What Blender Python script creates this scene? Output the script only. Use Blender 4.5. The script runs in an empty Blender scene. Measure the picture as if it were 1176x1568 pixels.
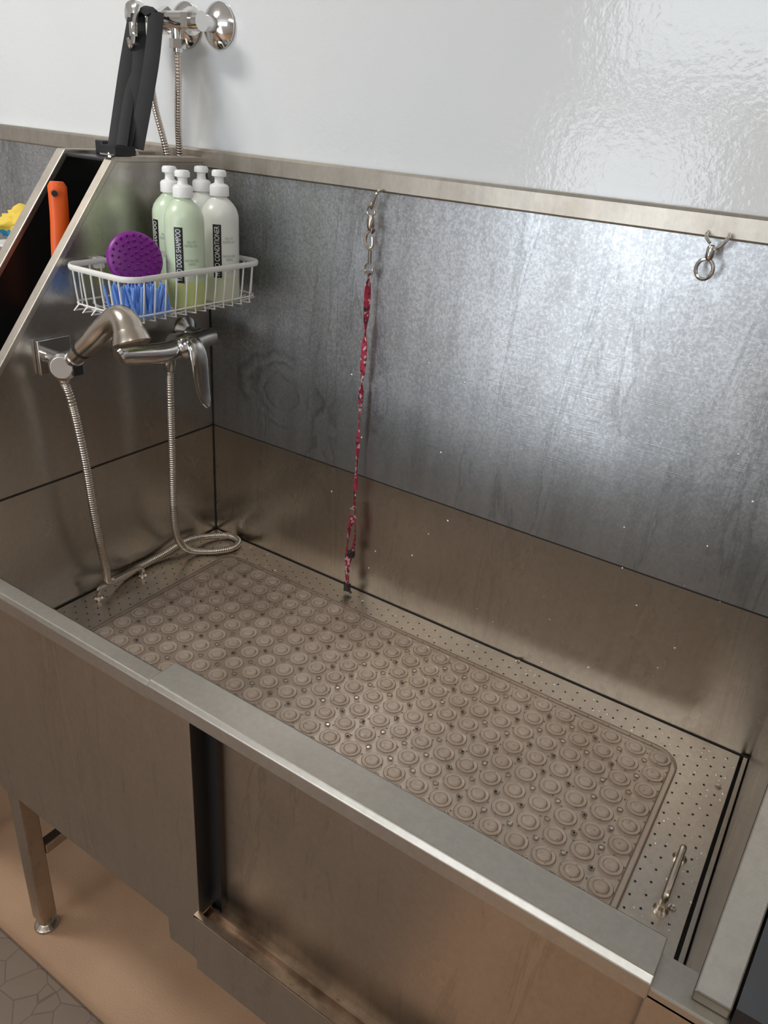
import bpy, bmesh, math, random
import numpy as np
from mathutils import Vector, Matrix
random.seed(4)
S=bpy.context.scene
try: S.view_settings.view_transform='Standard'
except Exception: pass

# ------------------------------------------------------------------ helpers
class MB:
    def __init__(s): s.v=[];s.f=[];s.m=[]
    def add(s,vs,fs,mi=0):
        o=len(s.v); s.v+= [tuple(v) for v in vs]; s.f+=[tuple(i+o for i in f) for f in fs]; s.m+=[mi]*len(fs)
    def box(s,a,b,mi=0,M=None):
        (x0,y0,z0),(x1,y1,z1)=a,b
        vs=[Vector(p) for p in [(x0,y0,z0),(x1,y0,z0),(x1,y1,z0),(x0,y1,z0),(x0,y0,z1),(x1,y0,z1),(x1,y1,z1),(x0,y1,z1)]]
        if M: vs=[M@v for v in vs]
        s.add(vs,[(0,3,2,1),(4,5,6,7),(0,1,5,4),(1,2,6,5),(2,3,7,6),(3,0,4,7)],mi)
    def prism(s,poly,ax,a,b,mi=0):
        def mk(p,t):
            q=list(p); q.insert(ax,t); return q
        n=len(poly)
        vs=[mk(p,a) for p in poly]+[mk(p,b) for p in poly]
        fs=[tuple(range(n)),tuple(range(2*n-1,n-1,-1))]+[(i,i+n,(i+1)%n+n,(i+1)%n) for i in range(n)]
        s.add(vs,fs,mi)
    def lathe(s,prof,M=None,seg=24,mi=0,sx=1,sy=1):
        M=M or Matrix.Identity(4); vs=[];fs=[];n=len(prof)
        for r,z in prof:
            for k in range(seg):
                a=2*math.pi*k/seg; vs.append(M@Vector((r*sx*math.cos(a),r*sy*math.sin(a),z)))
        for i in range(n-1):
            for k in range(seg):
                k2=(k+1)%seg; fs.append((i*seg+k,i*seg+k2,(i+1)*seg+k2,(i+1)*seg+k))
        s.add(vs,fs,mi)
    def tube(s,pts,r,seg=8,mi=0,flat=None,twist=None,closed=False):
        pts=[Vector(p) for p in pts]; n=len(pts); vs=[];fs=[]
        T=[]
        for i in range(n):
            if closed: t=pts[(i+1)%n]-pts[i-1]
            else: t=pts[min(i+1,n-1)]-pts[max(i-1,0)]
            T.append(t.normalized() if t.length>1e-9 else Vector((0,0,1)))
        u=T[0].orthogonal().normalized()
        if flat: u=(flat-T[0]*flat.dot(T[0])).normalized()
        for i in range(n):
            u=(u-T[i]*u.dot(T[i]));u.normalize(); w=T[i].cross(u)
            rr=r(i/(n-1)) if callable(r) else r
            if isinstance(rr,tuple): ra,rb=rr
            else: ra=rb=rr
            tw=twist(i/(n-1)) if twist else 0
            for k in range(seg):
                a=2*math.pi*(k+.5)/seg
                p=(ra*math.cos(a),rb*math.sin(a)); c,sn=math.cos(tw),math.sin(tw)
                vs.append(pts[i]+u*(p[0]*c-p[1]*sn)+w*(p[0]*sn+p[1]*c))
        for i in range(n-1 if not closed else n):
            j=(i+1)%n
            for k in range(seg):
                k2=(k+1)%seg; fs.append((i*seg+k,i*seg+k2,j*seg+k2,j*seg+k))
        if not closed:
            fs.append(tuple(range(seg-1,-1,-1))); fs.append(tuple((n-1)*seg+k for k in range(seg)))
        s.add(vs,fs,mi)
    def obj(s,name,mats,parent=None,smooth=False,bevel=0,ang=35):
        me=bpy.data.meshes.new(name); me.from_pydata(s.v,[],s.f); 
        for m in (mats if isinstance(mats,(list,tuple)) else [mats]): me.materials.append(m)
        me.polygons.foreach_set('material_index',s.m)
        bm=bmesh.new(); bm.from_mesh(me); bmesh.ops.recalc_face_normals(bm,faces=bm.faces); bm.to_mesh(me); bm.free()
        if smooth:
            me.polygons.foreach_set('use_smooth',[True]*len(me.polygons))
            try: me.set_sharp_from_angle(angle=math.radians(ang))
            except Exception: pass
        me.update()
        o=bpy.data.objects.new(name,me); S.collection.objects.link(o)
        if bevel:
            b=o.modifiers.new('bevel','BEVEL'); b.width=bevel; b.segments=2; b.limit_method='ANGLE'
        if parent: o.parent=parent
        return o
def empty(name):
    e=bpy.data.objects.new(name,None); e.empty_display_size=.05; S.collection.objects.link(e); return e
def smoothpath(P,step=.002,closed=False):
    P=[Vector(p) for p in P]; n=len(P); out=[]
    rng=range(n if closed else n-1)
    for i in rng:
        if closed: p0,p1,p2,p3=P[i-1],P[i],P[(i+1)%n],P[(i+2)%n]
        else: p0,p1,p2,p3=P[max(i-1,0)],P[i],P[i+1],P[min(i+2,n-1)]
        k=max(2,int((p2-p1).length/step))
        for j in range(k):
            t=j/k; out.append(.5*((2*p1)+(p2-p0)*t+(2*p0-5*p1+4*p2-p3)*t*t+(3*p1-p0-3*p2+p3)*t**3))
    if not closed: out.append(P[-1])
    return out
def frame(origin,zdir,xhint=(0,0,1)):
    z=Vector(zdir).normalized(); x=Vector(xhint); x=(x-z*x.dot(z))
    if x.length<1e-4: x=z.orthogonal()
    x.normalize(); y=z.cross(x)
    M=Matrix((x,y,z)).transposed().to_4x4(); M.translation=Vector(origin); return M

# ------------------------------------------------------------------ materials
def newmat(name):
    m=bpy.data.materials.new(name); m.use_nodes=True; nt=m.node_tree; b=nt.nodes['Principled BSDF']; return m,nt,b
def N(nt,t,**k):
    n=nt.nodes.new(t)
    for a,v in k.items():
        if hasattr(n,a): setattr(n,a,v)
        else: n.inputs[a].default_value=v
    return n
def plain(name,col,rough=.5,metal=0,**k):
    m,nt,b=newmat(name); b.inputs['Base Color'].default_value=(*col,1); b.inputs['Roughness'].default_value=rough; b.inputs['Metallic'].default_value=metal
    for a,v in k.items(): b.inputs[a].default_value=v
    tc=N(nt,'ShaderNodeTexCoord'); no=N(nt,'ShaderNodeTexNoise'); no.inputs['Scale'].default_value=60
    nt.links.new(tc.outputs['Object'],no.inputs['Vector'])
    mr=N(nt,'ShaderNodeMapRange'); mr.inputs['To Min'].default_value=max(0,rough-.05); mr.inputs['To Max'].default_value=min(1,rough+.05)
    nt.links.new(no.outputs['Fac'],mr.inputs['Value']); nt.links.new(mr.outputs['Result'],b.inputs['Roughness'])
    return m
def coords(nt,scale):
    tc=N(nt,'ShaderNodeTexCoord'); mp=N(nt,'ShaderNodeMapping'); mp.inputs['Scale'].default_value=scale
    nt.links.new(tc.outputs['Object'],mp.inputs['Vector']); return mp.outputs['Vector']
def noise(nt,scale,detail=3,rough=.5,dist=0):
    n=N(nt,'ShaderNodeTexNoise'); n.inputs['Scale'].default_value=1; n.inputs['Detail'].default_value=detail; n.inputs['Roughness'].default_value=rough; n.inputs['Distortion'].default_value=dist
    nt.links.new(coords(nt,scale),n.inputs['Vector']); return n.outputs['Fac']
def ramp(nt,src,stops):
    r=N(nt,'ShaderNodeValToRGB'); e=r.color_ramp.elements
    while len(e)<len(stops): e.new(.5)
    for i,(p,c) in enumerate(stops):
        e[i].position=p; e[i].color=(*c,1) if len(c)==3 else c
    nt.links.new(src,r.inputs['Fac']); return r.outputs['Color']
def mix(nt,bt,fac,a,b):
    m=N(nt,'ShaderNodeMix',data_type='RGBA',blend_type=bt)
    if isinstance(fac,(int,float)): m.inputs[0].default_value=fac
    else: nt.links.new(fac,m.inputs[0])
    for i,x in ((6,a),(7,b)):
        if isinstance(x,tuple): m.inputs[i].default_value=(*x,1)
        else: nt.links.new(x,m.inputs[i])
    return m.outputs[2]
def steel(name,base,rough=.35,spangle=0,streak=.25,stain=(.3,.24,.17),stainamt=.3,brush='x',metal=1.0,bump=.05,swirl=None,runs=0,grime=None):
    m,nt,b=newmat(name); L=nt.links.new
    col=(base[0],base[1],base[2])
    sc=ramp(nt,noise(nt,(34,34,2.4),6,.6),[(.32,(1-streak,)*3),(.50,(1.0,)*3),(.68,(1+streak*.5,)*3)])
    c=mix(nt,'MULTIPLY',1.0,col,sc)
    blf=noise(nt,(5,5,4),6,.6)
    bf=ramp(nt,blf,[(.48,(0,0,0)),(.72,(stainamt,)*3)])
    c=mix(nt,'MIX',bf,c,stain)
    df=ramp(nt,noise(nt,(60,60,9),4,.55,.6),[(.66,(0,0,0)),(.74,(stainamt*.7,)*3)])
    c=mix(nt,'MIX',df,c,stain)
    ws=ramp(nt,noise(nt,(120,120,90),4,.7),[(.35,(.95,)*3),(.65,(1.05,)*3)])
    c=mix(nt,'MULTIPLY',1.0,c,ws)
    if runs:
        rf=ramp(nt,noise(nt,(11,11,1.6),5,.65,1.6),[(.56,(1,1,1)),(.60,(1-runs,)*3),(.63,(1+runs*.4,)*3),(.75,(1-runs*.4,)*3)])
        c=mix(nt,'MULTIPLY',1.0,c,rf)
    rg=N(nt,'ShaderNodeMapRange'); rg.inputs['To Min'].default_value=rough-.08; rg.inputs['To Max'].default_value=rough+.12
    L(blf,rg.inputs['Value']); rsrc=rg.outputs['Result']
    tc=N(nt,'ShaderNodeTexCoord')
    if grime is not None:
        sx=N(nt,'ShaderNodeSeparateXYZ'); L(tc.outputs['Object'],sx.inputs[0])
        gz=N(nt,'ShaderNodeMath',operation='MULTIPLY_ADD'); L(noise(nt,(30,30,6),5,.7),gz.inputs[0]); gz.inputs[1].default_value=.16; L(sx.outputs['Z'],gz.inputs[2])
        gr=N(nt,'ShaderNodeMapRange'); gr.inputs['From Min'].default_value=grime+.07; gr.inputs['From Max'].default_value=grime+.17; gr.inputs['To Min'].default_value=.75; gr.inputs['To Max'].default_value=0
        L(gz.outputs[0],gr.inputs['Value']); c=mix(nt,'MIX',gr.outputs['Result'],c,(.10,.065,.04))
    if spangle:
        vo=noise(nt,(230,230,200),4,.8); lg=noise(nt,(7,7,4),4)
        big=N(nt,'ShaderNodeMath',operation='MULTIPLY_ADD'); L(lg,big.inputs[0]); big.inputs[1].default_value=.40; 
        L(vo,big.inputs[2])
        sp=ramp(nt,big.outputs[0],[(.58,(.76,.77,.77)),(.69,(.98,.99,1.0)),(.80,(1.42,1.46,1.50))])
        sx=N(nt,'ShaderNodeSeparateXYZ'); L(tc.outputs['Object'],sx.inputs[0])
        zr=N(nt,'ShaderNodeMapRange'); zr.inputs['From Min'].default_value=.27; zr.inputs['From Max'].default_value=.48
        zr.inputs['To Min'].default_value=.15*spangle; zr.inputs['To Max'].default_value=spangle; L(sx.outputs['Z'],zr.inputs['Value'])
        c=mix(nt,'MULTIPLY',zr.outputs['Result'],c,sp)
    if swirl:
        mp=N(nt,'ShaderNodeMapping'); mp.inputs['Scale'].default_value=(1,1,1.35); L(tc.outputs['Object'],mp.inputs['Vector'])
        dn=noise(nt,(9,9,9),3)
        sb=N(nt,'ShaderNodeVectorMath',operation='DISTANCE'); L(mp.outputs[0],sb.inputs[0]); sb.inputs[1].default_value=(swirl[0],0,swirl[2]*1.35)
        ad=N(nt,'ShaderNodeMath',operation='MULTIPLY_ADD'); L(dn,ad.inputs[0]); ad.inputs[1].default_value=.11; L(sb.outputs['Value'],ad.inputs[2])
        w2=ramp(nt,ad.outputs[0],[(.090,(1,1,1)),(.098,(.60,)*3),(.104,(1.1,)*3),(.120,(1,)*3),(.130,(.62,)*3),(.140,(1.2,)*3),(.158,(.66,)*3),(.168,(1,)*3)])
        mk=ramp(nt,noise(nt,(14,14,14),3),[(.42,(0,0,0)),(.56,(.9,)*3)])
        c=mix(nt,'MULTIPLY',mk,c,w2)
    L(c,b.inputs['Base Color']); b.inputs['Metallic'].default_value=metal
    L(rsrc,b.inputs['Roughness'])
    br=noise(nt,{'x':(8,8,900),'z':(700,700,8),'y':(500,8,500)}[brush],2)
    bp=N(nt,'ShaderNodeBump'); bp.inputs['Strength'].default_value=bump; bp.inputs['Distance'].default_value=.002; L(br,bp.inputs['Height'])
    L(bp.outputs['Normal'],b.inputs['Normal'])
    return m

M_galv=steel('galvanised_steel',(.46,.472,.485),.32,spangle=.62,streak=.12,stain=(.34,.33,.32),stainamt=.4,brush='x',bump=.08,swirl=(.19,0,.385),runs=.2)
M_back=steel('brushed_steel_lower',(.50,.45,.39),.26,streak=.04,stain=(.38,.32,.26),stainamt=.4,runs=.1)
M_left=steel('brushed_steel_side',(.50,.475,.435),.27,streak=.04,stainamt=.25,stain=(.38,.34,.29))
M_floor=steel('steel_floor_plate',(.64,.575,.50),.31,streak=.03,stainamt=.4,stain=(.50,.42,.35),brush='y')
M_front=steel('brushed_steel_front',(.46,.41,.34),.30,streak=.04,stain=(.32,.26,.19),stainamt=.45,runs=.13)
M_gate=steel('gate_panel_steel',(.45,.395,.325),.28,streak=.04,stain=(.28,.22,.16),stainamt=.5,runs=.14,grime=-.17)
M_rim=steel('satin_steel_rim',(.46,.43,.38),.36,streak=.03,stainamt=.3,stain=(.36,.31,.25),brush='x')
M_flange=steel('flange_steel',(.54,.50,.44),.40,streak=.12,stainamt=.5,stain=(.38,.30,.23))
M_rflange=steel('right_flange_shaded_steel',(.20,.185,.16),.42,streak=.05,stainamt=.3,stain=(.16,.14,.115))  # flange steel in a darker copy, to offset the bright ceiling reflection
M_dirty=steel('grimy_track_steel',(.42,.32,.24),.30,streak=.3,stain=(.08,.05,.03),stainamt=1.0)
M_black=plain('gap_shade_black',(.008,.008,.009),.35)  # near-black colour standing in for shade inside gaps and slots
M_seam=plain('dark_joint_and_hole_shade',(.015,.013,.012),.6)  # dark joints, and shade painted into holes and channel
M_chrome=plain('chrome',(.72,.71,.69),.13,1)
M_satin=plain('satin_nickel',(.55,.49,.42),.24,1)
M_hose=plain('steel_hose',(.66,.60,.53),.25,1)
M_strap=plain('black_webbing',(.012,.012,.014),.7)
M_whitewire=plain('white_coated_wire',(.80,.79,.76),.35)
M_blackplastic=plain('black_plastic',(.02,.02,.022),.4)
M_orange=plain('orange_plastic',(.85,.12,.01),.4)
M_purple=plain('purple_rubber',(.20,.012,.24),.4)
M_blue=plain('blue_plastic',(.18,.36,.82),.4)
M_white=plain('white_plastic_cap',(.88,.89,.88),.35)
M_label=plain('label_black',(.01,.01,.01),.4)
M_text=plain('label_white_print',(.85,.85,.85),.5)
M_gray=plain('label_gray_print',(.30,.36,.32),.5)
M_yellow=plain('yellow_cloth',(.75,.55,.08),.8)
M_dblue=plain('blue_cloth',(.02,.25,.45),.8)
M_water,nt,b=newmat('water_droplet'); b.inputs['Base Color'].default_value=(.75,.72,.68,1); b.inputs['Roughness'].default_value=.05; b.inputs['Metallic'].default_value=.6

def bottlemat(name,col,liq):
    m,nt,b=newmat(name); L=nt.links.new
    tc=N(nt,'ShaderNodeTexCoord'); sp=N(nt,'ShaderNodeSeparateXYZ'); L(tc.outputs['Object'],sp.inputs[0])
    mr=N(nt,'ShaderNodeMapRange'); mr.inputs['From Min'].default_value=.560; mr.inputs['From Max'].default_value=.78; L(sp.outputs['Z'],mr.inputs['Value'])
    c=ramp(nt,mr.outputs['Result'],[(0,liq),(.24,liq),(.27,col),(1,col)]); L(c,b.inputs['Base Color'])
    b.inputs['Roughness'].default_value=.28
    return m
M_bgreen=bottlemat('bottle_green_shampoo',(.62,.73,.54),(.58,.65,.27))
M_bwhite=bottlemat('bottle_clear_conditioner',(.78,.79,.74),(.66,.69,.54))

M_leash,nt,b=newmat('leash_fabric'); 
vo=N(nt,'ShaderNodeTexVoronoi'); nt.links.new(coords(nt,(260,260,190)),vo.inputs['Vector']); vo.inputs['Scale'].default_value=1
sx=N(nt,'ShaderNodeSeparateColor'); nt.links.new(vo.outputs['Color'],sx.inputs[0])
c=ramp(nt,sx.outputs[0],[(0,(.36,.02,.05)),(.42,(.42,.03,.07)),(.55,(.58,.42,.42)),(.72,(.03,.02,.03)),(.87,(.34,.03,.06))])
for n_ in nt.nodes:
    if n_.bl_idname=='ShaderNodeValToRGB': n_.color_ramp.interpolation='CONSTANT'
nt.links.new(c,b.inputs['Base Color']); b.inputs['Roughness'].default_value=.7

def vinyl(name,fac,ca,cb,rough):
    m,nt,b=newmat(name); L=nt.links.new
    b.inputs['Roughness'].default_value=rough; b.inputs['IOR'].default_value=1.6
    L(ramp(nt,noise(nt,(9,9,9),4),[(.35,ca),(.7,cb)]),b.inputs['Base Color'])
    tr=N(nt,'ShaderNodeBsdfTransparent'); tr.inputs[0].default_value=(.98,.955,.93,1)
    mx=N(nt,'ShaderNodeMixShader'); mx.inputs[0].default_value=fac
    L(tr.outputs[0],mx.inputs[1]); L(b.outputs[0],mx.inputs[2]); L(mx.outputs[0],nt.nodes['Material Output'].inputs['Surface'])
    return m
M_mat=vinyl('clear_vinyl',.26,(.82,.68,.57),(.66,.53,.43),.15)
M_cup=vinyl('clear_vinyl_cups',.34,(.88,.78,.68),(.72,.60,.50),.07)
M_ring=vinyl('clear_vinyl_cup_edges',.60,(.30,.22,.17),(.22,.16,.12),.12)

M_wall,nt,b=newmat('glossy_white_wall_panel'); L=nt.links.new
b.inputs['Roughness'].default_value=.09; b.inputs['IOR'].default_value=1.55
L(ramp(nt,noise(nt,(3,3,2),3),[(.3,(.70,.73,.75)),(.7,(.75,.765,.77))]),b.inputs['Base Color'])
bp=N(nt,'ShaderNodeBump'); bp.inputs['Strength'].default_value=.4; bp.inputs['Distance'].default_value=.0011; L(noise(nt,(110,110,110),3),bp.inputs['Height']); L(bp.outputs[0],b.inputs['Normal'])
M_paint=plain('painted_wall',(.66,.65,.64),.6)
M_ceil=plain('ceiling_paint',(.8,.8,.79),.7)
M_ground,nt,b=newmat('tan_resin_floor'); L=nt.links.new
L(ramp(nt,noise(nt,(5,5,5),6),[(.35,(.42,.255,.155)),(.7,(.50,.32,.20))]),b.inputs['Base Color']); b.inputs['Roughness'].default_value=.45
bp=N(nt,'ShaderNodeBump'); bp.inputs['Strength'].default_value=.5; bp.inputs['Distance'].default_value=.001; L(noise(nt,(260,260,260),3),bp.inputs['Height']); L(bp.outputs[0],b.inputs['Normal'])
M_fmat,nt,b=newmat('brown_rubber_mat'); L=nt.links.new
vo=N(nt,'ShaderNodeTexVoronoi',feature='DISTANCE_TO_EDGE'); vo.inputs['Scale'].default_value=1; L(coords(nt,(19,19,1)),vo.inputs['Vector'])
L(ramp(nt,vo.outputs['Distance'],[(.0,(.10,.072,.055)),(.03,(.19,.135,.10))]),b.inputs['Base Color']); b.inputs['Roughness'].default_value=.5
bp=N(nt,'ShaderNodeBump'); bp.inputs['Strength'].default_value=.5; bp.inputs['Distance'].default_value=.002; L(vo.outputs['Distance'],bp.inputs['Height']); L(bp.outputs[0],b.inputs['Normal'])
M_glow,nt,b=newmat('window_daylight'); b.inputs['Base Color'].default_value=(.8,.85,.9,1); b.inputs['Emission Color'].default_value=(.86,.93,1,1); b.inputs['Emission Strength'].default_value=4.6

# ------------------------------------------------------------------ room
GZ=-.65; CZ=2.0; X0,X1,Y0=-2.6,3.2,-3.4
def boxobj(name,a,b,mat,parent=None,bevel=0):
    m=MB(); m.box(a,b); return m.obj(name,mat,parent,bevel=bevel)
boxobj('floor',(X0,Y0,GZ-.05),(X1,.06,GZ),M_ground)
boxobj('ceiling',(X0,Y0,CZ),(X1,.06,CZ+.05),M_ceil)
boxobj('wall_back',(X0,.004,GZ),(X1,.06,CZ),M_wall)
boxobj('wall_left',(X0-.05,Y0,GZ),(X0,.06,CZ),M_paint)
boxobj('wall_right',(X1,Y0,GZ),(X1+.05,.06,CZ),M_paint)
boxobj('wall_front',(X0,Y0-.05,GZ),(X1,Y0,CZ),M_paint)
def glazed(name,x0,x1,z0,z1,bar=True):
    e=empty(name); m=MB(); m.box((x0,Y0+.004,z0),(x1,Y0+.01,z1)); m.obj('glass',M_glow,e)
    m=MB(); t=.06
    for a,b_ in [((x0-t,z0-t),(x1+t,z0)),((x0-t,z1),(x1+t,z1+t)),((x0-t,z0-t),(x0,z1+t)),((x1,z0-t),(x1+t,z1+t))]:
        m.box((a[0],Y0+.002,a[1]),(b_[0],Y0+.03,b_[1]))
    if bar: m.box(((x0+x1)/2-.02,Y0+.002,z0),((x0+x1)/2+.02,Y0+.03,z1))
    m.obj('frame',M_white,e)
glazed('window_1',-.45,1.5,1.16,1.82)
glazed('door_1',-.62,.22,-.50,.98,False)
def area(name,loc,size,power,col,target):
    l=bpy.data.lights.new(name,'AREA'); l.shape='RECTANGLE'; l.size,l.size_y=size; l.energy=power; l.color=col
    o=bpy.data.objects.new(name,l); S.collection.objects.link(o); o.location=loc
    o.rotation_euler=(Vector(target)-Vector(loc)).to_track_quat('-Z','Y').to_euler(); return o
area('ceiling_light_panel',(-.7,-1.1,CZ-.02),(.6,.3),22,(1,.97,.92),(-.7,-1.1,0))
area('ceiling_light_panel.001',(1.8,-1.9,CZ-.02),(1.2,.3),15,(1,.97,.92),(1.8,-1.9,0))
w=bpy.data.worlds.new('world'); S.world=w; w.use_nodes=True; w.node_tree.nodes['Background'].inputs[0].default_value=(.8,.85,.9,1); w.node_tree.nodes['Background'].inputs[1].default_value=.3

# ------------------------------------------------------------------ dog bath
Lx=1.2; H1=.261; HT=.79
def bath():
    E=empty('dog_bath')
    m=MB(); m.box((0,-.003,H1+.0015),(Lx,.002,HT+.02)); m.obj('back_splash_panel',M_galv,E)
    m=MB(); m.box((0,-.003,-.2),(Lx,.002,H1-.0015)); m.obj('back_lower_panel',M_back,E)
    m=MB(); m.box((0,-.0022,H1-.002),(Lx,.002,H1+.002)); m.box((-.002,-.662,H1-.002),(.0006,0,H1+.002)); m.box((0,-.005,-.004),(Lx,-.001,.0012)); m.box((-.001,-.004,0),(.0025,-.001,HT)); m.box((0,-.63,-.004),(.002,0,.001)); m.obj('seams',M_seam,E)
    m=MB(); m.prism([(.003,HT+.024),(-.010,HT+.024),(-.014,HT+.020),(-.014,HT-.006),(-.011,HT-.009),(-.004,HT-.009),(.003,HT)],0,0,Lx+.6); m.obj('back_top_rail',M_flange,E)
    m=MB(); poly=[(-.001,HT+.01),(-.215,HT+.01),(-.655,.265),(-.655,H1+.0015),(-.001,H1+.0015)]
    m.prism(poly,0,-.003,0); 
    m.prism([(-.001,H1-.0015),(-.655,H1-.0015),(-.655,-.2),(-.001,-.2)],0,-.003,0); m.obj('left_side_panel',M_left,E)
    m=MB(); m.prism([(-.001,HT+.01),(-.215,HT+.01),(-.655,.265),(-.655,-.2),(-.001,-.2)],0,Lx,Lx+.003); m.obj('right_side_panel',M_left,E)
    def flange(xa,xb,mat,nm,par):
        m=MB()
        p=[(-.003,HT+.010),(-.217,HT+.010),(-.660,.262),(-.660,.250),(-.652,.250),(-.652,.258),(-.212,HT+.0),(-.003,HT+.0)]
        m.prism(p,0,xa,xb); return m.obj(nm,mat,par,bevel=.0015)
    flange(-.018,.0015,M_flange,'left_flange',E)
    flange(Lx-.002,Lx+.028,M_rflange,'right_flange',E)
    m=MB(); m.box((-.02,-.664,-.2),(.56,-.655,.235)); m.obj('front_fixed_panel',M_front,E,bevel=.001)
    m=MB(); m.prism([(-.668,.225),(-.668,.247),(-.664,.252),(-.642,.252),(-.638,.248),(-.638,.235),(-.655,.235),(-.655,.225)],0,-.02,.56); m.obj('front_fixed_rim',M_rim,E,bevel=.001)
    m=MB(); m.box((.553,-.674,-.226),(.620,-.655,.242)); m.box((1.165,-.672,-.226),(1.235,-.655,.242)); m.obj('gate_stiles',M_front,E,bevel=.0015)
    m=MB(); m.box((.620,-.650,-.2),(.640,-.6405,.24)); m.box((.618,-.673,-.2),(.6205,-.6405,.238)); m.obj('gate_slot_shade',M_black,E)  # black strips paint the shade inside the slot opening
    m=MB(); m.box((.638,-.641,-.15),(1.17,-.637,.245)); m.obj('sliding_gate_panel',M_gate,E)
    m=MB(); m.box((.618,-.682,-.228),(1.20,-.676,-.112)); m.obj('gate_lower_rail',M_front,E,bevel=.001)
    m=MB(); m.box((.618,-.676,-.135),(1.2,-.641,-.122)); m.box((.618,-.682,-.1125),(1.2,-.674,-.1085)); m.box((.618,-.660,-.123),(1.2,-.657,-.110)); m.box((.618,-.682,-.1122),(.626,-.641,-.1088)); m.obj('gate_track',M_dirty,E)
    m=MB(); m.prism([(-.674,.238),(-.677,.240),(-.677,.260),(-.672,.266),(-.630,.266),(-.625,.261),(-.625,.243),(-.629,.238)],0,.553,1.167); m.obj('gate_top_rim',M_rim,E,bevel=.0012)
    m=MB(); m.box((1.15,-.672,.236),(1.230,-.632,.250)); m.obj('front_corner_cap',M_rim,E,bevel=.002)
    m=MB(); m.prism([(-.001,HT),(-.215,HT),(-.655,.262),(-.66,.24),(-.66,-.2),(-.001,-.2)],0,1.2305,1.40); m.obj('right_gap_shade_block',M_black,E)  # solid black block added to stand in for the dark gap
    m=MB(); m.box((0,-.634,-.05),(Lx,-.629,.236)); m.obj('front_inner_panel',M_left,E)
    m=MB(); m.box((0.004,-.628,-.006),(1.186,-.006,0.0)); m.obj('floor_plate',M_floor,E,bevel=.001)
    m=MB(); m.box((-.0,-.655,-.205),(Lx,0,-.2)); m.obj('sump_pan',M_left,E)
    m=MB(); m.box((1.186,-.629,-.03),(1.2,0,-.012)); m.obj('channel',M_seam,E)  # dark strip paints the shade in the gap beside the plate
    m=MB(); m.box((1.191,-.629,-.02),(1.197,-.01,.004)); m.obj('channel_lip',M_back,E)
    m=MB()
    def hole(x,y,r=.0019):
        m.add([(x+r*math.cos(k*math.pi/4),y+r*math.sin(k*math.pi/4),.0004) for k in range(8)],[tuple(range(8))])
    i=0; x=.022
    while x<1.178:
        y=-.026 if i%2==0 else -.038
        while y>-.62:
            hole(x,y,.0018); y-=.024
        x+=.0185;i+=1
    m.obj('floor_perforations',M_seam,E)  # flat dark discs paint the shade inside the holes
    def handle(y0,y1,x,h,nm):
        m=MB(); p=smoothpath([(x,y0,0),(x,y0,h*.75),(x,y0+(y1-y0)*.12,h),(x,(y0+y1)/2,h*1.05),(x,y1-(y1-y0)*.12,h),(x,y1,h*.75),(x,y1,0)],.003)
        m.tube(p,.0048,10)
        for y in (y0,y1): m.lathe([(.0,0),(.010,0),(.010,.002),(.007,.005),(.006,.011),(0,.011)],Matrix.Translation((x,y,0)),16)
        m.obj(nm,M_satin,E,smooth=True)
    handle(-.372,-.275,1.154,.028,'plate_handle'); handle(-.362,-.252,.032,.022,'plate_handle_2')
    m=MB()
    for x,y,z in [(1.166,-.36,0),(1.07,-.345,0),(1.17,-.10,0),(.786,-.012,0),(.035,-.5,0)]:
        m.lathe([(.0055,0),(.005,.002),(.002,.003),(0,.003)],Matrix.Translation((x,y,z)),12)
    m.obj('screws',M_satin,E,smooth=True)
    m=MB()
    for k in range(170):
        if k<90: x,y,z,A=random.uniform(1.11,1.185),random.uniform(-.55,-.02),0,(0,0,1)
        elif k<130: x,y,z,A=random.uniform(.1,1.15),random.uniform(-.06,-.015),0,(0,0,1)
        else: x,y,z,A=random.uniform(.3,1.18),-.003,random.uniform(.01,.7)**1.3,(0,-1,0)
        r=random.uniform(.0008,.0024)
        m.lathe([(r,0),(r*.8,r*.3),(r*.4,r*.48),(0,r*.52)],frame((x,y,z),A),8)
    m.obj('water_droplets',M_water,E,smooth=True,ang=80)
    m=MB()
    for x in (.10,1.12):
        for y in (-.62,-.05):
            m.prism([(x-.017,y-.017),(x+.017,y-.017),(x+.017,y+.017),(x-.017,y+.017)],2,GZ+.03,-.2)
            m.lathe([(.0,0),(.024,0),(.024,.006),(.012,.012),(.012,.035),(0,.035)],Matrix.Translation((x,y,GZ)),20)
    for x in (.10,1.12): m.box((x-.012,-.60,-.45),(x+.012,-.07,-.425))
    m.box((.10,-.062,-.45),(1.12,-.038,-.425))
    m.obj('legs',M_front,E,bevel=.003)
    return E
bath()
E=empty('dog_bath.001')
m=MB(); m.box((-1.25,-.003,-.2),(-.128,.002,HT+.02)); m.obj('back_panel',M_galv,E)
m=MB(); m.prism([(.003,HT+.024),(-.010,HT+.024),(-.014,HT+.020),(-.014,HT-.006),(-.011,HT-.009),(-.004,HT-.009),(.003,HT)],0,-1.25,0); m.obj('back_top_rail',M_flange,E)
m=MB(); m.prism([(-.001,HT+.01),(-.215,HT+.01),(-.655,.265),(-.655,-.2),(-.001,-.2)],0,-.131,-.128,0); m.obj('side_panel',M_black,E)  # steel side coloured black for the shade in the gap
m=MB(); m.prism([(-.003,HT+.010),(-.217,HT+.010),(-.660,.262),(-.660,.250),(-.652,.250),(-.652,.258),(-.212,HT),(-.003,HT)],0,-.150,-.127); m.obj('side_flange',M_flange,E,bevel=.0015)
m=MB(); m.box((-1.25,-.66,-.2),(-.132,-.004,-.19)); m.box((-1.25,-.66,-.19),(-.132,-.652,.25)); m.obj('basin',M_front,E)
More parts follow.
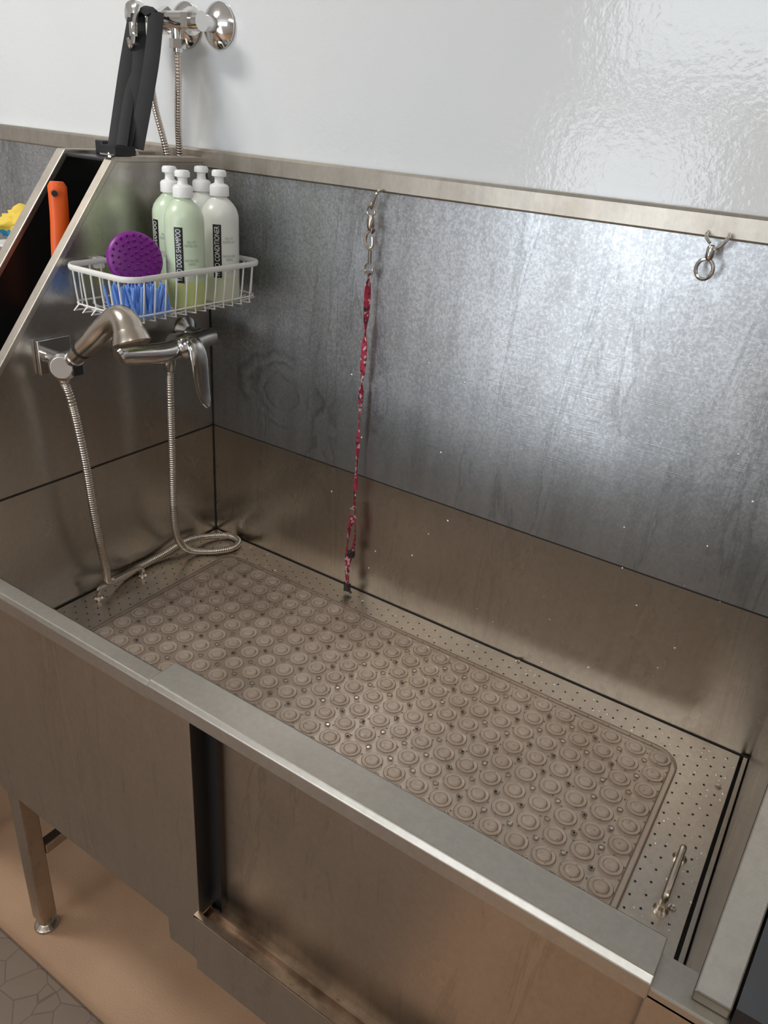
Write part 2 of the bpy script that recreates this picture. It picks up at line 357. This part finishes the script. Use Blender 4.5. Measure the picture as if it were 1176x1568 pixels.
m=MB(); m.box((-.127,-.655,-.2),(-.0035,-.645,.255)); m.box((-.127,-.012,-.2),(-.0035,-.0035,HT)); m.obj('gap_shade_panels',M_black,E)  # black sheets painting the shade at both ends of the gap
m=MB(); m.box((-.127,-.215,HT-.002),(-.019,-.17,HT+.004)); m.box((-.105,-.17,HT+.004),(-.085,-.15,HT+.028)); m.obj('gap_clips',M_blackplastic,E,bevel=.002)
m=MB(); m.box((-.075,-.165,HT+.002),(-.012,-.150,HT+.007)); 
for x,y in [(-.018,-.155),(-.06,-.157),(-.008,-.215)]: m.lathe([(0,.0),(.006,0),(.006,.006),(.003,.011),(0,.011)],Matrix.Translation((x,y,HT+.007)),8)
m.obj('gap_bracket',M_chrome,E)
m=MB()
for x in (-.2,-1.2):
    for y in (-.62,-.05): m.box((x-.017,y-.017,GZ),(x+.017,y+.017,-.2))
m.obj('legs',M_front,E)

# ------------------------------------------------------------------ bath mat
E=empty('clear_bath_mat')
mx0,mx1,my0,my1=.108,1.106,-.500,-.072
def rrect(x0,x1,y0,y1,r,n=8):
    pts=[]
    for cx,cy,a0 in [(x1-r,y1-r,0),(x0+r,y1-r,90),(x0+r,y0+r,180),(x1-r,y0+r,270)]:
        for k in range(n+1):
            a=math.radians(a0+90*k/n); pts.append((cx+r*math.cos(a),cy+r*math.sin(a)))
    return pts
m=MB(); rp=rrect(mx0,mx1,my0,my1,.04)
m.add([(x,y,.0024) for x,y in rp],[tuple(range(len(rp)))])
m.obj('vinyl_sheet',M_mat,E)
m=MB()
m.tube([(x,y,.0026) for x,y in rp],.0016,6,closed=True)
m.tube([(x,y,.0028) for x,y in rrect(mx0+.009,mx1-.009,my0+.009,my1-.009,.034)],.0009,6,closed=True)
nx,ny=24,10; px=(mx1-mx0-.055)/(nx-1); py=(my1-my0-.055)/(ny-1)
prof=[(.0168,.0027),(.0162,.0046),(.0150,.0044),(.0125,.0032),(.0108,.0034),(.0100,.0060),(.0085,.0078),(.0055,.0080),(.0030,.0072),(0,.0068)]
mc=MB()
for i in range(nx):
    for j in range(ny):
        x=mx0+.0275+i*px; y=my0+.0275+j*py
        mc.lathe(prof,Matrix.Translation((x,y,0)),20)
        for rr_,zz_,tr_ in ((.0167,.0029,.0006),(.0106,.0036,.0007)):
            m.tube([(x+rr_*math.cos(a),y+rr_*math.sin(a),zz_) for a in [k*math.pi/10 for k in range(20)]],tr_,4,closed=True)
mc.obj('suction_cups',M_cup,E,smooth=True,ang=70)
mh=MB(); mb=MB()
for i in range(nx-1):
    for j in range(ny-1):
        x=mx0+.0275+(i+.5)*px; y=my0+.0275+(j+.5)*py
        m.tube([(x+.0042*math.cos(a),y+.0042*math.sin(a),.0034) for a in [k*math.pi/6 for k in range(12)]],.0009,5,closed=True)
        r=.0022; dx,dy=random.uniform(-.001,.001),random.uniform(-.001,.001); q=random.random()
        if q<.75: (mh if q<.4 else mb).add([(x+dx+r*math.cos(k*math.pi/4),y+dy+r*math.sin(k*math.pi/4),.0030) for k in range(8)],[tuple(range(8))])
m.obj('moulded_edges',M_ring,E,smooth=True); mh.obj('drain_hole_shade',M_seam,E); mb.obj('drain_hole_water',M_water,E)  # dark discs paint the shade in some of the drain holes

# ------------------------------------------------------------------ hoses
def hose(name,pts,r=.0072,mat=M_hose,parent=None,pitch=.0045):
    P=smoothpath(pts,pitch/4); m=MB()
    n=len(P); m.tube(P,lambda t:r*(1+.10*math.cos(2*math.pi*t*(n-1)/4)),12)
    return m.obj(name,mat,parent,smooth=True,ang=80)
E=empty('shower_hose')
hose('hose',[(.064,-.177,.434),(.062,-.178,.36),(.060,-.179,.255),(.058,-.181,.15),(.052,-.172,.075),(.048,-.145,.025),(.060,-.115,.0085),(.088,-.088,.0085),(.104,-.055,.0085),(.092,-.026,.0085),(.060,-.021,.0088),(.032,-.055,.012),(.020,-.115,.021),(.014,-.18,.012),(.014,-.235,.010),(.02,-.29,.012),(.035,-.338,.03),(.050,-.352,.07),(.060,-.367,.142),(.062,-.375,.23),(.062,-.380,.318),(.062,-.392,.42),(.062,-.402,.462)],parent=E)

# ------------------------------------------------------------------ hand shower and bracket
E=empty('hand_shower')
m=MB()
m.box((.001,-.408,.462),(.010,-.345,.520)); 
m.tube([(.008,-.385,.49),(.045,-.388,.492)],.012,16)
m.lathe([(0,-.018),(.019,-.018),(.023,-.010),(.023,.016),(.018,.022),(0,.022)],frame((.060,-.395,.488),(.5,-.7,.1)),20)
m.tube([(.062,-.402,.462),(.062,-.402,.492)],.010,12)
m.tube([(.062,-.392,.488),(.085,-.392,.507)],.015,16)
m.obj('wall_bracket',M_chrome,E,smooth=True,bevel=.001)
m=MB()
p=smoothpath([(.078,-.392,.502),(.098,-.390,.520),(.125,-.386,.543),(.150,-.382,.566),(.172,-.380,.582),(.190,-.380,.588),(.206,-.383,.582),(.214,-.386,.570)],.004)
m.tube(p,lambda t:.0135+.004*min(1,t*2.5) if t<.62 else .0175+.0065*((t-.62)/.38),20)
m.lathe([(0,-.006),(.0225,-.004),(.0245,0),(.0285,.012),(.0290,.017),(.026,.020),(.0,.020)],frame((.2125,-.3855,.573),(.42,-.08,-.9)),24)
m.obj('sprayer_body',M_satin,E,smooth=True,ang=50)
m=MB(); m.lathe([(.0,0),(.0165,.001),(.0165,.006),(.0,.007)],frame((.098,-.390,.5205),(.65,.05,.6)),20); m.box((.078,-.402,.478),(.090,-.384,.497)); m.obj('collar_ring',M_blackplastic,E,smooth=True)

# ------------------------------------------------------------------ mixer
E=empty('shower_mixer_tap')
m=MB()
for y in (-.225,-.075):
    m.lathe([(.0,0.001),(.030,.001),(.030,.004),(.018,.012),(.014,.014),(.014,.04),(0,.04)],frame((0,y,.480),(1,0,0)),28)
m.tube(smoothpath([(.055,-.285,.480),(.056,-.275,.481),(.058,-.24,.476),(.060,-.19,.470),(.058,-.15,.470),(.052,-.09,.474),(.050,-.055,.476),(.05,-.050,.476)],.006),lambda t:.0165+.004*math.sin(t*math.pi) if .02<t<.98 else .014,20)
m.lathe([(.012,0),(.013,.016),(.0105,.030),(0,.030)],frame((.064,-.177,.466),(0,0,-1)),16)
m.lathe([(0,-.03),(.022,-.028),(.025,0),(.026,.014),(.024,.024),(.016,.032),(0,.036)],frame((.058,-.135,.474),(1,-.15,.15)),28)
m.obj('body',M_chrome,E,smooth=True)
m=MB()
p=smoothpath([(.070,-.136,.494),(.086,-.136,.488),(.096,-.136,.474),(.101,-.135,.450),(.103,-.134,.420),(.106,-.132,.390),(.112,-.130,.368),(.115,-.129,.362)],.003)
def lev(t):
    w=np.interp(t,[0,.12,.3,.55,.8,.93,1],[.010,.017,.0195,.0185,.0155,.011,.004]); return (w,np.interp(t,[0,.3,.8,1],[.007,.008,.0055,.003]))
m.tube(p,lev,20,flat=Vector((.45,1,0)))
m.obj('lever',M_chrome,E,smooth=True,ang=80)

# ------------------------------------------------------------------ basket
E=empty('shower_basket')
bx0,bx1,by0,by1,bz0,bz1=.010,.172,-.345,-.035,.565,.636
m=MB(); rr=rrect(bx0,bx1,by0,by1,.028)
def band(poly,za,zb,t):
    m.tube([(x,y,(za+zb)/2) for x,y in poly],(t,(zb-za)/2),8,closed=True,flat=Vector((1,0,0)))
band(rr,bz1-.005,bz1+.005,.0028)
def wireU(path): m.tube(smoothpath(path,.006),.0015,6)
k=12
for i in range(k):
    y=by0+.03+(by1-by0-.06)*i/(k-1)
    wireU([(bx0,y,bz1),(bx0+.004,y,bz0+.012),(bx0+.014,y,bz0),(bx1-.02,y,bz0),(bx1-.008,y,bz0+.010),(bx1,y,bz1)])
for i in range(6):
    x=bx0+.026+(bx1-bx0-.052)*i/5
    wireU([(x,by0,bz1),(x,by0+.006,bz0+.012),(x,by0+.018,bz0+.002),(x,by1-.018,bz0+.002),(x,by1-.006,bz0+.012),(x,by1,bz1)])
m.tube([(x,y,bz0+.012) for x,y in rrect(bx0+.006,bx1-.007,by0+.006,by1-.006,.024)],.0016,6,closed=True)
for y in (-.27,-.10): m.box((.0005,y-.008,bz1-.012),(bx0+.001,y+.008,bz1+.006))
m.obj('wire_frame',M_whitewire,E,smooth=True,ang=60)

# ------------------------------------------------------------------ bottles
def label_text(txt,size):
    cu=bpy.data.curves.new('t','FONT'); cu.body=txt; cu.size=size; cu.align_x='CENTER'; cu.align_y='CENTER'
    o=bpy.data.objects.new('t',cu); S.collection.objects.link(o); bpy.context.view_layer.update()
    dg=bpy.context.evaluated_depsgraph_get(); me=bpy.data.meshes.new_from_object(o.evaluated_get(dg))
    vs=[v.co.copy() for v in me.vertices]; fs=[tuple(p.vertices) for p in me.polygons]
    bpy.data.objects.remove(o); return vs,fs
def bottle(x,y,mat,txt,ang,z=.5685):
    E=empty('shampoo_bottle' if 'SHAMPOO' in txt else 'conditioner_bottle')
    R=.033; m=MB()
    T=Matrix.Translation((x,y,z))
    m.lathe([(0,0),(.029,0),(.032,.002),(R,.006),(R,.142),(.0325,.150),(.0295,.159),(.024,.167),(.017,.174),(.0135,.177),(.0135,.184),(0,.184)],T,36)
    m.obj('body',mat,E,smooth=True,ang=60)
    m=MB(); m.lathe([(.0,.180),(.0165,.180),(.0168,.182),(.0165,.195),(.014,.198),(.0085,.200),(.0075,.206),(.0085,.210),(.0125,.2115),(.0125,.218),(.0105,.221),(0,.222)],T,28); m.obj('pull_cap',M_white,E,smooth=True,ang=40)
    def mapc(u,v,rr): 
        a=ang+u/R; return (x+rr*math.cos(a),y+rr*math.sin(a),z+v)
    def patch(u0,u1,v0,v1,rr,nm,mt):
        m=MB(); n=8; vs=[];fs=[]
        for i in range(n+1):
            u=u0+(u1-u0)*i/n; vs+=[mapc(u,v0,rr),mapc(u,v1,rr)]
        for i in range(n): fs.append((2*i,2*i+2,2*i+3,2*i+1))
        m.add(vs,fs); m.obj(nm,mt,E)
    patch(-.0185,-.004,.046,.136,R+.0004,'label_strip',M_label)
    vs,fs=label_text(txt,.0112); w=max(v.x for v in vs)-min(v.x for v in vs); k=min(1,.084/w)
    m=MB(); m.add([mapc(-.0112-v.y*1.1, .091+v.x*k,R+.0009) for v in vs],fs); m.obj('label_print',M_text,E)
    vs,fs=label_text('FILL AT\nRATIO 16:1\n\n\n\nSALON SIZE\n1000ML',.0046)
    m=MB(); m.add([mapc(.010+v.x, .095+v.y*1.3,R+.0006) for v in vs],fs); m.obj('label_small_print',M_gray,E)
bottle(.128,-.185,M_bgreen,'YARD DOGS SHAMPOO',math.radians(-42))
bottle(.128,-.100,M_bwhite,'HYPO CONDITIONER',math.radians(-36))
bottle(.060,-.150,M_bgreen,'OATMEAL SHAMPOO',math.radians(-80))
bottle(.060,-.075,M_bwhite,'HYPO CONDITIONER ',math.radians(-40))

# ------------------------------------------------------------------ brushes
E=empty('rubber_curry_brush')
F=frame((.090,-.262,.650),(1,-.50,.35),(0,0,1))
m=MB(); m.lathe([(0,-.016),(.030,-.014),(.040,-.007),(.044,0),(.042,.006),(.036,.009),(.015,.010),(0,.0105)],F,36,sx=1.02,sy=1.05)
for ring,cnt in [(0,1),(.009,6),(.018,11),(.027,17),(.036,22)]:
    for k in range(cnt):
        a=2*math.pi*k/cnt; h=.0105-.0018*(ring/.036)**2
        p=F@Vector((ring*math.cos(a),ring*1.05*math.sin(a),h-.002)); zz=(F.to_3x3()@Vector((ring*7*math.cos(a),ring*7*math.sin(a),1)))
        m.lathe([(.0024,0),(.0020,.007),(.0013,.0105),(0,.011)],frame(p,zz),6)
m.obj('rubber_pad',M_purple,E,smooth=True,ang=50)
E=empty('bristle_brush')
m=MB(); m.prism(rrect(.085,.155,-.325,-.238,.02),2,.569,.576)
for i in range(7):
    for j in range(9):
        x=.09+i*.0102+random.uniform(-.002,.002); y=-.318+j*.009+random.uniform(-.002,.002)
        m.lathe([(.0030,0),(.0024,.033),(.0014,.043),(0,.044)],frame((x,y,.575),(random.uniform(-.3,.3),random.uniform(-.3,.3),1)),6)
m.obj('bristles',M_blue,E,smooth=True,ang=50)

# ------------------------------------------------------------------ leash and hooks
E=empty('dog_leash')
m=MB(); X=.402;Y=-.026
m.tube(smoothpath([(X+.010,-.012,.786),(X+.010,-.03,.782),(X+.005,-.032,.768),(X-.003,-.026,.756),(X-.006,-.022,.765)],.002),.0022,8)
m.tube([(X-.003+.008*math.cos(a),Y,.752+.008*math.sin(a)) for a in [k*math.pi/8 for k in range(16)]],.0018,8,closed=True)
m.lathe([(.004,-.012),(.0065,-.006),(.0065,.006),(.004,.012)],Matrix.Translation((X-.002,Y,.733)),14)
m.tube(smoothpath([(X-.002,Y,.722),(X-.009,Y,.715),(X-.010,Y,.700),(X-.002,Y,.692),(X+.004,Y,.698),(X+.003,Y,.712)],.002),.0026,8)
m.tube([(X+.0,Y,.690),(X+.001,Y,.668)],.0035,10)
m.tube([(X+.008*math.cos(a),Y,.660+.009*math.sin(a)) for a in [k*math.pi/8 for k in range(16)]],.0018,8,closed=True)
m.box((X-.008,Y-.002,.650),(X+.008,Y+.002,.656))
m.tube([(X+.002,Y,.718),(X+.008,Y-.003,.724)],.0022,6)
m.obj('swivel_snap',M_satin,E,smooth=True)
m=MB()
p=smoothpath([(X,Y,.656),(X+.001,Y,.55),(X,Y,.42),(X+.001,Y,.30),(X+.001,Y,.190)],.006)
m.tube(p,lambda t:(.0070-.0036*t,.0016),8,flat=Vector((1,0,0)),twist=lambda t:1.8*math.sin(t*14)+t*4)
m.tube(smoothpath([(X,Y,.195),(X+.007,Y,.16),(X+.009,Y-.003,.125),(X+.002,Y-.004,.09),(X-.004,Y-.004,.05),(X,Y-.004,.018)],.004),(.005,.0016),8,flat=Vector((1,0,0)),twist=lambda t:t*4)
m.tube(smoothpath([(X,Y,.195),(X-.004,Y-.004,.15),(X-.006,Y-.006,.10),(X-.002,Y-.006,.06),(X+.002,Y-.007,.022)],.004),(.0045,.0016),8,flat=Vector((1,0,0)),twist=lambda t:-t*5)
m.obj('webbing',M_leash,E,smooth=True)
m=MB(); m.box((X-.006,Y-.006,.186),(X+.006,Y+.003,.200)); m.obj('slider',M_satin,E,bevel=.001)
m=MB(); m.box((X-.002,Y-.008,.090),(X+.010,Y+.002,.104)); m.box((X-.006,Y-.010,.008),(X+.006,Y,.024)); m.tube([(X,Y-.004,.012),(X+.012,Y-.006,.006)],.003,8); m.tube([(X-.002,Y-.004,.012),(X-.010,Y-.004,.024)],.003,8); m.obj('plastic_clips',M_blackplastic,E,bevel=.001)
E=empty('wall_snap_hook')
m=MB(); X=.945
m.tube(smoothpath([(X+.012,-.012,.789),(X+.014,-.028,.784),(X+.006,-.032,.772),(X-.004,-.028,.770)],.002),.0026,8)
m.lathe([(.0035,-.010),(.0055,-.005),(.0055,.006),(.0035,.010)],Matrix.Translation((X-.003,-.027,.764)),14)
m.tube([(X-.005+.011*math.cos(a),-.027,.743+.013*math.sin(a)) for a in [k*math.pi/10 for k in range(20)]],.0026,8,closed=True)
m.tube(smoothpath([(X-.014,-.012,.789),(X-.014,-.024,.784),(X-.006,-.028,.776)],.002),.0022,8)
m.obj('snap',M_chrome,E,smooth=True)

# ------------------------------------------------------------------ valve, supply hoses, strap
E=empty('water_supply_valve')
m=MB()
for x in (.037,-.045):
    m.lathe([(0,.001),(.036,.001),(.036,.004),(.028,.012),(.017,.016),(.013,.018),(.013,.055),(0,.055)],frame((x,.003,1.012),(0,-1,0)),32)
m.tube([(-.055,-.055,1.012),(.052,-.055,1.012)],.015,20)
for x in (-.04,.024): m.lathe([(.0,-.004),(.021,-.004),(.021,.012),(0,.012)],frame((x,-.055,1.012),(1,0,0)),6)
m.tube([(-.008,-.055,1.012),(-.008,-.055,.965)],.010,16)
m.lathe([(0,0),(.014,0),(.014,.014),(0,.014)],frame((-.008,-.055,.985),(0,0,-1)),6)
m.tube([(-.055,-.055,1.012),(-.098,-.055,1.020)],.010,16)
m.lathe([(0,0),(.020,0),(.024,.006),(.024,.018),(.018,.024),(0,.026)],frame((-.100,-.050,1.020),(-.3,-1,0)),10)
m.obj('valve_body',M_chrome,E,smooth=True)
hose('supply_hose',[(-.008,-.055,.972),(-.010,-.055,.92),(-.020,-.05,.86),(-.036,-.035,.80),(-.04,-.03,.72)],.006,parent=E)
hose('supply_hose_2',[(-.070,-.05,1.0),(-.085,-.05,.94),(-.085,-.045,.88),(-.070,-.035,.80),(-.065,-.03,.72)],.006,parent=E)
E=empty('grooming_restraint_strap')
m=MB()
def strap(pts,wd):
    m.tube(smoothpath([(x+.016,y+.004,z) for x,y,z in pts],.01),(wd,.0022),8,flat=Vector((.8,.5,-.1)))
strap([(-.088,-.095,1.010),(-.066,-.140,.93),(-.030,-.205,.812)],.013)
strap([(-.045,-.085,1.020),(-.020,-.125,.94),(-.012,-.175,.812)],.014)
strap([(-.085,-.09,1.018),(-.045,-.13,.93),(-.022,-.190,.815)],.013)
strap([(-.050,-.09,1.018),(-.072,-.09,1.026),(-.088,-.095,1.008)],.013)
strap([(-.060,-.10,.97),(-.045,-.15,.90),(-.018,-.200,.815)],.010)
m.box((-.030,-.220,.8005),(.010,-.178,.815))
m.obj('webbing',M_strap,E,smooth=True)
m=MB()
m.tube(smoothpath([(-.056,-.095,1.028),(-.050,-.11,1.005),(-.046,-.118,.985),(-.052,-.12,.965),(-.062,-.115,.978)],.003),.0040,8)
m.lathe([(0,-.012),(.007,-.01),(.007,.01),(0,.012)],Matrix.Translation((-.052,-.112,.992)),12)
m.box((-.02,-.228,.8005),(.008,-.20,.803))
m.obj('snap',M_chrome,E,smooth=True)

# orange handled tool
E=empty('squeegee')
m=MB(); m.tube(smoothpath([(-.06,-.30,.53),(-.06,-.298,.60),(-.06,-.295,.65),(-.06,-.29,.70),(-.06,-.288,.755)],.01),lambda t:(.0155,.010) if .04<t<.97 else (.011,.007),14,flat=Vector((.5,.8,0)))
m.obj('handle',M_orange,E,smooth=True)
m=MB(); m.tube([(-.06,-.30,.53),(-.06,-.31,.30)],.006,10); m.box((-.115,-.33,.26),(-.01,-.30,.30))
m.tube([(-.054,-.300+.0,.738),(-.045,-.305,.738)],.005,10); m.obj('blade_head',M_blackplastic,E)
# folded cloth on a wire shelf of the neighbouring bath
E=empty('cleaning_cloth')
bm=bmesh.new(); bmesh.ops.create_icosphere(bm,subdivisions=4,radius=1)
from mathutils import noise as mn
for v in bm.verts:
    d=mn.fractal(v.co*2.2,1,2,4)*.35
    v.co=v.co*(1+d); v.co=Vector((-.285+v.co.x*.05,-.20+v.co.y*.05,.655+v.co.z*.032))
me=bpy.data.meshes.new('yellow_fold'); 
for f in bm.faces: f.smooth=True; f.material_index=1 if f.calc_center_median().z<.645 else 0
bm.to_mesh(me); me.materials.append(M_yellow); me.materials.append(M_dblue); o=bpy.data.objects.new('yellow_fold',me); S.collection.objects.link(o); o.parent=E
m=MB(); m.box((-.36,-.25,.612),(-.152,-.14,.617)); m.box((-.156,-.25,.612),(-.151,-.14,.64)); m.obj('shelf',M_whitewire,E,bevel=.001)

m=MB(); m.box((-1.6,-1.75,GZ+.0005),(.75,-.682,GZ+.014)); m.obj('anti_fatigue_mat',M_fmat,bevel=.006)

# ------------------------------------------------------------------ camera
R=np.array([[0.83276,0.54849,0.07531],[0.30703,-0.34433,-0.88722],[-0.46071,0.76196,-0.45515]])
cd=bpy.data.cameras.new('camera'); cam=bpy.data.objects.new('camera',cd); S.collection.objects.link(cam)
M=Matrix((R[0],-R[1],-R[2])).transposed().to_4x4(); M.translation=Vector((1.1536,-1.1514,.8875)); cam.matrix_world=M
cd.sensor_fit='HORIZONTAL'; cd.sensor_width=36; cd.lens=36*1170.2/1176; cd.clip_start=.01
S.camera=cam
